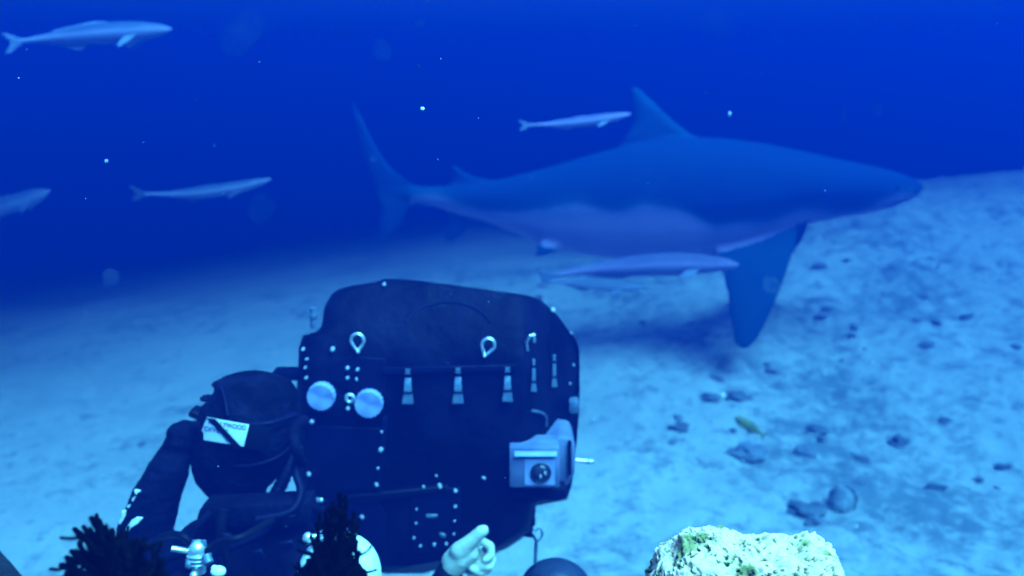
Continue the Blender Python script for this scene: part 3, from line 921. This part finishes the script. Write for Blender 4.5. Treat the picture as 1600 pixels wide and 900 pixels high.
# breathing hoses
def hose(name, pts, r, parent, mat=M_rubber, ribs=True):
    P = catmull(pts, 10)
    rad = [r * (1 + (0.10 if (i % 3) == 0 else 0)) for i in range(len(P))] if ribs else [r] * len(P)
    bm = bmesh.new(); add_tube(bm, P, r, 10, radii=rad)
    return obj(name, bm, mat, parent)
vest_loc = d_(390, 1080, -.10)
hose('breathing_hose', [d_(446, 690, .05), d_(452, 720, .02), d_(440, 755, -.02), d_(424, 785, -.05), d_(410, 820, -.08)], .017, person, M_plate)
# buoyancy vest
bm = bmesh.new()
for (x, y, s) in [(330, 880, (.10, .09, .12)), (440, 872, (.11, .09, .125)), (385, 900, (.13, .10, .13)), (385, 1000, (.18, .11, .16)), (300, 930, (.08, .08, .10))]:
    add_sphere(bm, d_(x, y, -.08), 1, 3, s)
vm = fuse(bm, .009, 3)
for v, vn in zip(vm.vertices, [v.normal.copy() for v in vm.vertices]): v.co += vn * .007 * noise.noise(v.co * 22)
obj('buoyancy_vest', vm, M_black, person)
bm = bmesh.new(); prism(bm, [d_(*p, -.16) for p in [(312, 794), (482, 786), (486, 812), (470, 822), (320, 826), (306, 812)]], (0, .06, 0)); bevel_all(bm, .006, 2)
obj('harness_plate', bm, M_black, person)
bm = bmesh.new(); prism(bm, [d_(*p, -.19) for p in [(438, 812), (444, 806), (462, 806), (456, 818), (446, 826), (440, 824)]], (0, .03, 0)); bevel_all(bm, .002, 1)
obj('buckle', bm, M_plate, person)
hose('strap', [d_(325, 868, -.2), d_(360, 856, -.2), d_(400, 838, -.19), d_(440, 806, -.17)], .009, person, M_plate, False)
hose('strap', [d_(466, 786, -.15), d_(500, 800, -.12), d_(520, 850, -.10), d_(530, 900, -.10)], .012, person, M_black, False)
hose('gauge_hose', [d_(470, 700, -.04), d_(462, 735, -.10), d_(470, 770, -.14), d_(452, 800, -.18), d_(400, 812, -.2)], .010, person, M_plate, False)
hose('gauge_hose', [d_(330, 800, -.18), d_(305, 826, -.2), d_(290, 860, -.2), d_(262, 872, -.18)], .010, person, M_black, False)
hose('gauge_hose', [d_(476, 655, -.02), d_(460, 672, -.08), d_(462, 700, -.12), d_(474, 725, -.08)], .012, person, M_black, False)
hose('strap', [d_(350, 796, -.2), d_(345, 830, -.21), d_(355, 880, -.2)], .012, person, M_rubber, False)
for (x, y, w_, h__) in [(352, 838, .030, .018), (448, 852, .035, .022), (404, 868, .026, .03)]:
    bm = bmesh.new(); add_box(bm, d_(x, y, -.215), (w_, .012, h__), Matrix.Rotation(R(x % 40 - 20), 3, 'Y')); bevel_all(bm, .003, 1); obj('buckle', bm, M_plate, person)
# sleeve badges on the left forearm
def sleeve(px, py, dy, name, poly):
    bm = bmesh.new(); prism(bm, [d_(px + a, py + b, dy) for a, b in poly], (0, .004, 0)); return obj(name, bm, M_white, person, smooth=False)
sleeve(214, 775, -.085, 'sleeve_print', [(-4, -9), (14, -8), (8, -1), (2, 6), (-7, 9), (-8, 5), (0, -2), (-3, -4)])
sleeve(206, 789, -.085, 'sleeve_print', [(-7, 2), (2, -3), (0, 1), (-6, 5)])
sleeve(192, 808, -.100, 'sleeve_print', [(-2, -9), (4, -10), (3, -1), (-1, 6), (-5, 12), (-6, 6), (-1, 0)])
sleeve(207, 818, -.130, 'sleeve_print', [(-10, 8), (-2, -4), (6, -9), (15, -8), (8, 0), (-2, 6), (-8, 12)])

# dive cylinders and valves
def tank(px, py, Y, r, label, mat, dome=1.0, tilt=0.0):
    r = r * U; top = onY(px, py, Y)
    t = thing('dive_cylinder', (top.x, top.y, top.z - 0.66), label, 'dive tank', 'dive cylinders behind the black corals')
    bm = bmesh.new(); rings = []
    prof_ = [(0.0, -.66), (.7, -.66), (.95, -.64), (1, -.60)] + [(1, -r * dome - .0)] + [(math.cos(R(a)), -r * dome * (1 - math.sin(R(a)))) for a in range(10, 90, 10)] + [(.22, 0), (.22, .012)]
    for k, z in prof_:
        rings.append([bm.verts.new(top + Vector((max(k, .001) * r * math.cos(2 * math.pi * i / 40), max(k, .001) * r * math.sin(2 * math.pi * i / 40), z))) for i in range(40)])
    for a, b_ in zip(rings, rings[1:]):
        for i in range(40): bm.faces.new((a[i], a[(i + 1) % 40], b_[(i + 1) % 40], b_[i]))
    bm.faces.new(rings[-1]); bm.faces.new(rings[0])
    obj('cylinder', bm, mat, t)
    return t, top
t1, top1 = tank(528, 838, 1.62 * U, .083, 'white dive cylinder with a bright rounded shoulder behind the right-hand black coral', M_tank, 1.0)
bm = bmesh.new(); c = top1 + Vector((-.043, -.016, .005)); add_sphere(bm, c, .011, 2, (1, 1, 1.2)); add_cyl(bm, c, top1 + Vector((0, 0, .01)), .008, n=10); obj('valve', bm, M_steel, t1)
bm = bmesh.new(); add_cyl(bm, top1 + Vector((0, 0, -.01)), top1 + Vector((0, 0, .022)), .016, n=14); obj('neck', bm, M_rubber, t1)
t2, top2 = tank(300, 893, 1.72 * U, .08, 'black dive cylinder whose chrome valve shows between the two black corals', M_black, .8)
def VP(px, py, dy=0.0): return onY(px, py, (1.72 + dy) * U)
bm = bmesh.new(); add_cyl(bm, VP(309, 893), VP(309, 858), .018, .020, 20); add_sphere(bm, VP(309, 858), .020, 3); bevel = None
obj('valve', bm, M_steel, t2)
for yy, r_ in ((868, .023), (874, .024), (880, .023)):
    bm = bmesh.new(); add_ring(bm, VP(311, yy), r_, r_, .003, 28, Matrix.Rotation(R(75), 3, 'X')); obj('valve_collar', bm, M_steel, t2)
bm = bmesh.new(); add_cyl(bm, VP(268, 857, -.01), VP(293, 861), .006, .007, 12); obj('valve_stem', bm, M_steel, t2)
for x, y in ((302, 848), (318, 848)):
    bm = bmesh.new(); add_cyl(bm, VP(x, y + 5), VP(x, y - 3), .0075, .006, 6); obj('port_plug', bm, M_dull, t2)
bm = bmesh.new(); add_cyl(bm, VP(322, 868, -.02), VP(327, 880, -.03), .010, .010, 12); obj('port_plug', bm, M_dull, t2)
bm = bmesh.new(); add_sphere(bm, VP(341, 893, -.03), .016, 3, (1, .8, .75)); add_sphere(bm, VP(335, 888, -.03), .007, 2); obj('white_knob', bm, M_tank, t2)
bm = bmesh.new(); add_sphere(bm, VP(295, 882, -.02), .008, 2, (1, 1, 1.5)); obj('valve_knob', bm, M_dull, t2)
bm = bmesh.new(); add_sphere(bm, VP(303, 899, -.03), .009, 2); obj('valve_knob', bm, M_steel, t2)
for pts in ([VP(320, 862), VP(345, 846, -.02), VP(380, 838, -.02), VP(425, 812, .1)], [VP(300, 852), VP(285, 838), VP(262, 836, .05), VP(235, 850, .1)]):
    hose('regulator_hose', pts, .008, t2, M_rubber, False)

# highlight between thumb and index finger, added as a small chrome bead
bm = bmesh.new(); add_sphere(bm, h_(751, 858, -.006), .0055, 2, (.7, .6, 1.5)); add_cyl(bm, h_(751, 858, -.004), h_(749, 868, .012), .003, n=8)
o = obj('hand_glint', bm, M_steel); tag(o, 'tiny shiny metal clip pinched in the diver\'s bare hand', 'glint')

# dark float with a shackle at the bottom edge
FY = 2.2 * U
fl_c = onY(868, 930, FY)
fl_c.z -= 0; flo = thing('float_ball', fl_c - Vector((0, 0, .1)), 'dark blue ball float at the bottom edge, topped by a silver shackle', 'float')
bm = bmesh.new(); add_sphere(bm, fl_c, .105, 4, (1, 1, .93)); obj('ball', bm, new_mat('float_blue', (0.010, 0.012, 0.03), .45, 0, (0.02, 0.03, 0.05), 12, .3, 40), flo)
bm = bmesh.new(); c = onY(841, 835, FY); add_ring(bm, c, .014, .017, .0035, 28, Matrix.Rotation(R(35), 3, 'Z')); sk = obj('shackle', bm, M_dull, flo)
for a, b_ in (((833, 831), (839, 841)), ((846, 825), (850, 832))):
    bm = bmesh.new(); add_cyl(bm, onY(*a, FY - .012), onY(*b_, FY - .012), .0040, n=10); obj('pin', bm, M_bolt, sk)
bm = bmesh.new(); add_cyl(bm, onY(838, 846, FY), onY(836, 880, FY), .005, n=10); obj('stem', bm, M_dull, flo)

U = 1.0
# ------------------------------------------------------------------ black corals in the foreground
def coral(base_px, Y, tips, label, blob, seed, twig=1.0):
    rnd = random.Random(seed)
    base = onY(*base_px, Y)
    t = thing('black_coral', base - Vector((0, 0, .02)), label, 'coral')
    bm = bmesh.new()
    add_sphere(bm, base, 1, 3, blob)
    for v in bm.verts: v.co += (v.co - base).normalized() * .004 * noise.noise(v.co * 120)
    obj('base', bm, M_coral, t)
    for (px, py, rp, kids) in tips:
        tip = onY(px, py, Y + rnd.uniform(-.035, .035))
        mid = base.lerp(tip, .5) + Vector((rnd.uniform(-.008, .008), rnd.uniform(-.01, .01), rnd.uniform(-.002, .010)))
        P = catmull([base, mid, tip], 14)
        r0 = rp * 1.35 / F * Y
        rad = [r0 * (1.45 - .65 * i / len(P)) * (1 + .22 * noise.noise(p * 420)) for i, p in enumerate(P)]
        bm = bmesh.new(); add_tube(bm, P, r0, 8, radii=rad); add_sphere(bm, P[-1], rad[-1], 2)
        for q in range(kids):
            i = rnd.randrange(int(len(P) * .45), len(P) - 2)
            d = (P[i + 1] - P[i]).normalized()
            side = Vector((rnd.uniform(-1, 1), rnd.uniform(-.6, .6), rnd.uniform(-.6, 1))).normalized()
            ln = rnd.uniform(.006, .016) * twig
            e = P[i] + (d * .8 + side * .8).normalized() * ln
            K = catmull([P[i], P[i].lerp(e, .5) + side * .0015, e], 5)
            rk = [r0 * .62 * (1 + .25 * noise.noise(p * 500)) for p in K]
            add_tube(bm, K, r0 * .6, 6, radii=rk); add_sphere(bm, K[-1], rk[-1] * 1.05, 1)
        obj('branch', bm, M_coral, t)
    return t
tips1 = [(143, 810, 4.2, 3), (156, 814, 4, 2), (117, 827, 4.2, 3), (131, 824, 4, 3), (134, 840, 4, 3), (124, 848, 4.2, 3), (140, 846, 4, 2), (112, 862, 4.2, 3), (128, 858, 4, 3), (104, 871, 4.2, 3), (96, 883, 4.5, 3), (118, 880, 4, 3), (104, 897, 4.5, 2),
         (122, 836, 3.4, 3), (108, 880, 3.6, 3), (165, 822, 3.6, 3), (175, 828, 4, 3), (190, 836, 4, 3), (205, 846, 4.5, 3), (222, 852, 4.5, 3), (240, 862, 4.5, 2), (160, 840, 4.5, 4), (150, 860, 5, 4), (140, 875, 5, 4), (170, 855, 6, 4), (186, 860, 6, 4), (205, 868, 6, 3), (225, 878, 6, 3), (150, 890, 6, 3), (255, 880, 5, 2)]
coral((205, 935), .62, tips1, 'knobbly black coral fanning out to the left at the bottom left', (.036, .02, .030), 3)
tips2 = [(531, 772, 3.4, 5), (520, 786, 3.2, 4), (541, 784, 3.2, 4), (508, 800, 3, 4), (553, 802, 3, 5), (546, 814, 3, 4), (495, 818, 3, 4), (486, 838, 2.8, 3), (560, 822, 2.6, 4), (558, 846, 2.6, 4), (562, 862, 2.6, 4), (548, 872, 2.6, 4), (570, 892, 2.6, 3), (533, 800, 4.5, 5),
         (524, 820, 5, 5), (512, 840, 4.5, 4), (536, 836, 5, 5), (500, 860, 3.5, 4), (478, 862, 3, 3), (545, 850, 3.5, 4), (490, 850, 4, 5), (482, 876, 4, 4), (500, 880, 5, 4), (520, 872, 5, 4), (540, 890, 5, 4), (466, 880, 3, 2), (523, 800, 5, 4), (535, 860, 4.5, 4)]
coral((520, 936), .66, tips2, 'upright bushy black coral with fine twigs in front of the white dive cylinder', (.036, .02, .040), 11, .9)

# dark wedge in the bottom left corner: a slab of dark rock on the ledge
bm = bmesh.new()
prism(bm, [onY(*p, .72) for p in [(-60, 838), (-4, 856), (14, 876), (38, 906), (48, 980), (-60, 980)]], (-.05, .04, -.03))
bmesh.ops.subdivide_edges(bm, edges=bm.edges, cuts=5, use_grid_fill=True)
bevel_all(bm, .0006, 1) if False else None
for v in bm.verts: v.co += v.normal * 0.002 * noise.noise(v.co * 40)
o = obj('rock_slab', bm, new_mat('dark_slab', (0.001, 0.001, 0.004), .8, 0, (0.002, 0.002, 0.008), 20, .5, 60)); tag(o, 'dark slanting slab in the bottom left corner', 'rock')

# ------------------------------------------------------------------ pale pitted rock
RY = .86
rc = onY(1172, 915, RY)
kx = RY / F
bm = bmesh.new(); bmesh.ops.create_icosphere(bm, subdivisions=7, radius=1)
topprof = [(-1.0, .30), (-.9, .62), (-.75, 1.0), (-.62, 1.16), (-.45, 1.18), (-.25, 1.14), (-.05, 1.06), (.15, .98), (.3, .96), (.42, 1.02), (.55, 1.04), (.66, .98), (.78, .72), (.9, .42), (1.0, .15)]
vals = []
for v in bm.verts:
    d = v.co.copy(); x = d.x
    tz, = interp(topprof, x)
    ang = math.sqrt(max(0, 1 - x * x))
    q = Vector((x * 1.0, 0, 0))
    zz = d.z / max(ang, .05); yy = d.y / max(ang, .05)
    fall = min(1, (1 - abs(x)) * 7) ** .5
    z = math.copysign(abs(zz) ** .85, zz) * (tz if zz > 0 else .55) * fall
    y = yy * .80 * fall
    p = Vector((x * 176 * kx, y * 110 * kx, z * 80 * kx))
    nn = noise.fractal(p * 38, 1, 2, 5)
    fine_ = noise.fractal(p * 160 + Vector((3, 1, 7)), .8, 2, 4)
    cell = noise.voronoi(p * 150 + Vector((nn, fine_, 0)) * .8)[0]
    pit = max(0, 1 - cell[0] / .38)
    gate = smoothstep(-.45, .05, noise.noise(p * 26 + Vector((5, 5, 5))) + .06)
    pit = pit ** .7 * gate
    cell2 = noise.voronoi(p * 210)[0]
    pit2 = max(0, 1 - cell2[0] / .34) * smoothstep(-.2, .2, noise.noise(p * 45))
    nrm = Vector((x, yy * fall * .8, zz * fall)).normalized()
    p += nrm * (.009 * nn + .0022 * fine_ - .0065 * pit - .0022 * pit2)
    v.co = rc + p
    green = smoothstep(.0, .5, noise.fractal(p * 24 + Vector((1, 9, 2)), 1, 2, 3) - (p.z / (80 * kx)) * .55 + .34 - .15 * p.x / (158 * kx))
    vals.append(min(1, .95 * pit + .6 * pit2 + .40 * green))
bmesh.ops.recalc_face_normals(bm, faces=bm.faces)
me = bpy.data.meshes.new('pale_rock'); bm.to_mesh(me); bm.free()
set_attr(me, 'growth', vals)
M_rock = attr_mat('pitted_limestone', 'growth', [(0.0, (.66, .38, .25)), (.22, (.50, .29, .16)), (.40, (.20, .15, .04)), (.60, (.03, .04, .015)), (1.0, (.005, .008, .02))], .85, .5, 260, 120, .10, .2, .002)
o = obj('pale_rock', me, M_rock); tag(o, 'bright pale pitted rock with green algae at the bottom right', 'rock')

# ------------------------------------------------------------------ stones on the sand
M_stone = new_mat('stone', (.13, .17, .20), .9, 0, (.22, .28, .30), 9, .6, 30)
M_stone2 = new_mat('stone_pale', (.22, .28, .33), .9, 0, (.30, .37, .42), 9, .5, 30)
def ground_hit(px, py):
    a, b = (px - 800) / F, (450 - py) / F
    d = Vector((a, b * SP + CP, b * CP - SP)); t = 2.0
    while t < 30:
        p = Vector((0, 0, CAM_H)) + d * t
        if p.z < bed_full(p.x, p.y): return p
        t += .02
    return None
def stone_mesh(w, h, dp, seed, lumps=.25, sub=3):
    bm = bmesh.new(); bmesh.ops.create_icosphere(bm, subdivisions=sub, radius=1)
    off = Vector((seed * 3.7, seed * 1.3, 0))
    for v in bm.verts:
        k = 1 + lumps * noise.fractal(v.co * 1.3 + off, 1, 2, 3)
        v.co = Vector((v.co.x * w, v.co.y * dp, v.co.z * h)) * k
    return bm
def stone(px, py, wpx, hpx, seed, label, mat=M_stone, group=None, name='stone', sub=3):
    p = ground_hit(px, py + hpx * .35)
    if p is None: return
    k = p.y / F
    bm = stone_mesh(wpx * k / 2, hpx * k / 2, wpx * k / 2.4, seed, lumps=.55, sub=4)
    for v in bm.verts:
        v.co += v.co.normalized() * .012 * noise.noise(v.co * 45 + Vector((seed, 0, 0)))
        v.co += p + Vector((0, 0, hpx * k * .06))
    o = obj(name, bm, mat, loc=p); tag(o, label, 'stone', group); return o
stone(1405, 686, 34, 20, 1, 'lone dark oval stone on the brightest patch of sand at the right')
stone(1110, 619, 32, 17, 2, 'rounded dark stone on the sand, left of the little white fleck, right of the housing')
stone(1152, 616, 38, 13, 3, 'flat dark stone on the sand just right of the little white fleck')
stone(1276, 668, 38, 16, 4, 'flattish blue-grey stone midway across the sand at the right')
stone(1475, 655, 22, 18, 5, 'small upright stone on the bright sand near the right edge')
stone(1165, 700, 62, 34, 6, 'low wide stone in the sand right of the small yellow-green fish', M_stone2)
stone(1258, 700, 36, 30, 8, 'squat grey stone between the oval stone and the small yellow-green fish', M_stone2)
# pale round lump with a dark raised rim
p = ground_hit(1312, 800); k = p.y / F
lump = thing('shell', p, 'rounded pale lump with dark curved rim lying on sand above the pitted rock', 'shell')
M_lump = new_mat('lump_shell', (.34, .43, .46), .8, 0, (.46, .56, .58), 14, .6, 40)
bm = stone_mesh(20 * k, 26 * k, 14 * k, 14, .35, 4)
for v in bm.verts: v.co += p + Vector((0, 0, 22 * k))
obj('lump', bm, M_lump, lump)
bm = bmesh.new(); pts = []
for i in range(20):
    a = R(-35 + 190 * i / 19)
    pts.append(p + Vector((24 * k * math.cos(a) + .004 * math.sin(i * 1.7), -.012, 20 * k + 28 * k * math.sin(a) + .004 * math.cos(i * 2.3))))
pts += [pts[-1] + Vector((0, 0, -20 * k))]
add_tube(bm, pts, .008, 8, radii=[.004 + .006 * math.sin(math.pi * i / len(pts)) for i in range(len(pts))]); obj('rim', bm, M_stone, lump)
stone(1262, 790, 60, 22, 16, 'long dark ridge of stone curving away left from the pale lump', M_stone)
stone(1276, 812, 34, 18, 17, 'small stone at the foot of the pale lump, above the pitted rock', M_stone2)
# rubble
rnd = random.Random(21)
protos = []
for s in range(6):
    bm = stone_mesh(1, .5, .8, 30 + s, .6, 3)
    for v in bm.verts: v.co *= 1 + .25 * noise.noise(v.co * 3.1 + Vector((s * 5, 0, 0)))
    mm = bpy.data.meshes.new('rubble_stone'); bm.to_mesh(mm); bm.free()
    mm.polygons.foreach_set('use_smooth', [True] * len(mm.polygons))
    mm.materials.append(M_stone if s % 2 else M_stone2)
    protos.append(mm)
cnt = 0
while cnt < 120:
    x = rnd.uniform(-3.5, 5.5); y = rnd.uniform(3.0, 9.5)
    w = smoothstep(-.5, 2.2, x) * .9 + .07
    if rnd.random() > w: continue
    if noise.noise(Vector((x * .9, y * .9, 2))) < -.05: continue
    s = rnd.uniform(.012, .05) * (1 + .5 * (rnd.random() > .9))
    o = bpy.data.objects.new('rubble_stone', protos[rnd.randrange(6)])
    o.location = (x, y, bed_full(x, y) + s * .1); o.scale = (s, s, s * rnd.uniform(.5, .9)); o.rotation_euler = (rnd.uniform(-.2, .2), rnd.uniform(-.2, .2), rnd.uniform(0, 6.3))
    C.objects.link(o)
    tag(o, 'one of the small loose rubble stones scattered over the sandy seabed', 'stone', 'rubble stones scattered on the seabed')
    cnt += 1

# ------------------------------------------------------------------ drifting particles
M_fleck = new_mat('fleck', (.8, .85, .85), .6)
def fleck(px, py, Y, r, label, sc=(1, 1, 1)):
    bm = bmesh.new(); add_sphere(bm, onY(px, py, Y), r, 2, sc)
    for v in bm.verts: v.co += v.normal * r * .3 * noise.noise(v.co * 60 / max(r, .002) * .01)
    o = obj('drifting_fleck', bm, M_fleck); tag(o, label, 'particle')
fleck(660, 170, 1.1, .0024, 'brightest white fleck drifting in open water, left of the shark\'s dorsal fin')
fleck(1140, 178, 2.8, .005, 'blurred pale fleck drifting above the shark\'s back, right of its dorsal fin', (.6, .6, 1.4))
fleck(166, 252, 2.2, .0026, 'small pale fleck drifting between the two fishes at the left')
fleck(1130, 618, 3.4, .011, 'white fleck between two dark stones on the sand right of the housing')
fleck(1338, 822, 3.0, .006, 'white fleck on the sand just right of the pitted rock')
bm = bmesh.new()
rnd = random.Random(5)
for i in range(120):
    Y = rnd.uniform(.9, 4.5)
    q = onY(rnd.uniform(-50, 1650), rnd.uniform(-50, 900), Y)
    if q.z < bed_z(q.x, q.y) + .05: continue
    add_sphere(bm, q, rnd.uniform(.00025, .0006) * (Y / 2) ** .5 * 1.3, 1)
for i in range(24):
    Y = rnd.uniform(.16, .5)
    add_sphere(bm, onY(rnd.uniform(0, 1600), rnd.uniform(0, 800), Y), rnd.uniform(.00012, .0003), 1)
o = obj('marine_snow', bm, M_fleck, loc=(0, 2, 1.5)); tag(o, kind='stuff')

# ------------------------------------------------------------------ sea water haze
bm = bmesh.new(); bmesh.ops.create_cube(bm, size=1, matrix=Matrix.Translation((0, 42, 0.25)) @ Matrix.Diagonal((240, 240, 6.9, 1)))
hm = bpy.data.materials.new('sea_water'); hm.use_nodes = True
n, l = hm.node_tree.nodes, hm.node_tree.links
n.clear()
pv = n.new('ShaderNodeVolumePrincipled'); ou = n.new('ShaderNodeOutputMaterial')
pv.inputs['Color'].default_value = (0.0, 0.021, 0.192, 1)
pv.inputs['Density'].default_value = 0.32
pv.inputs['Anisotropy'].default_value = 0.28
pv.inputs['Absorption Color'].default_value = (0, 0, 0, 1)
l.new(pv.outputs[0], ou.inputs['Volume'])
o = obj('haze', bm, hm, smooth=False); tag(o, kind='stuff')
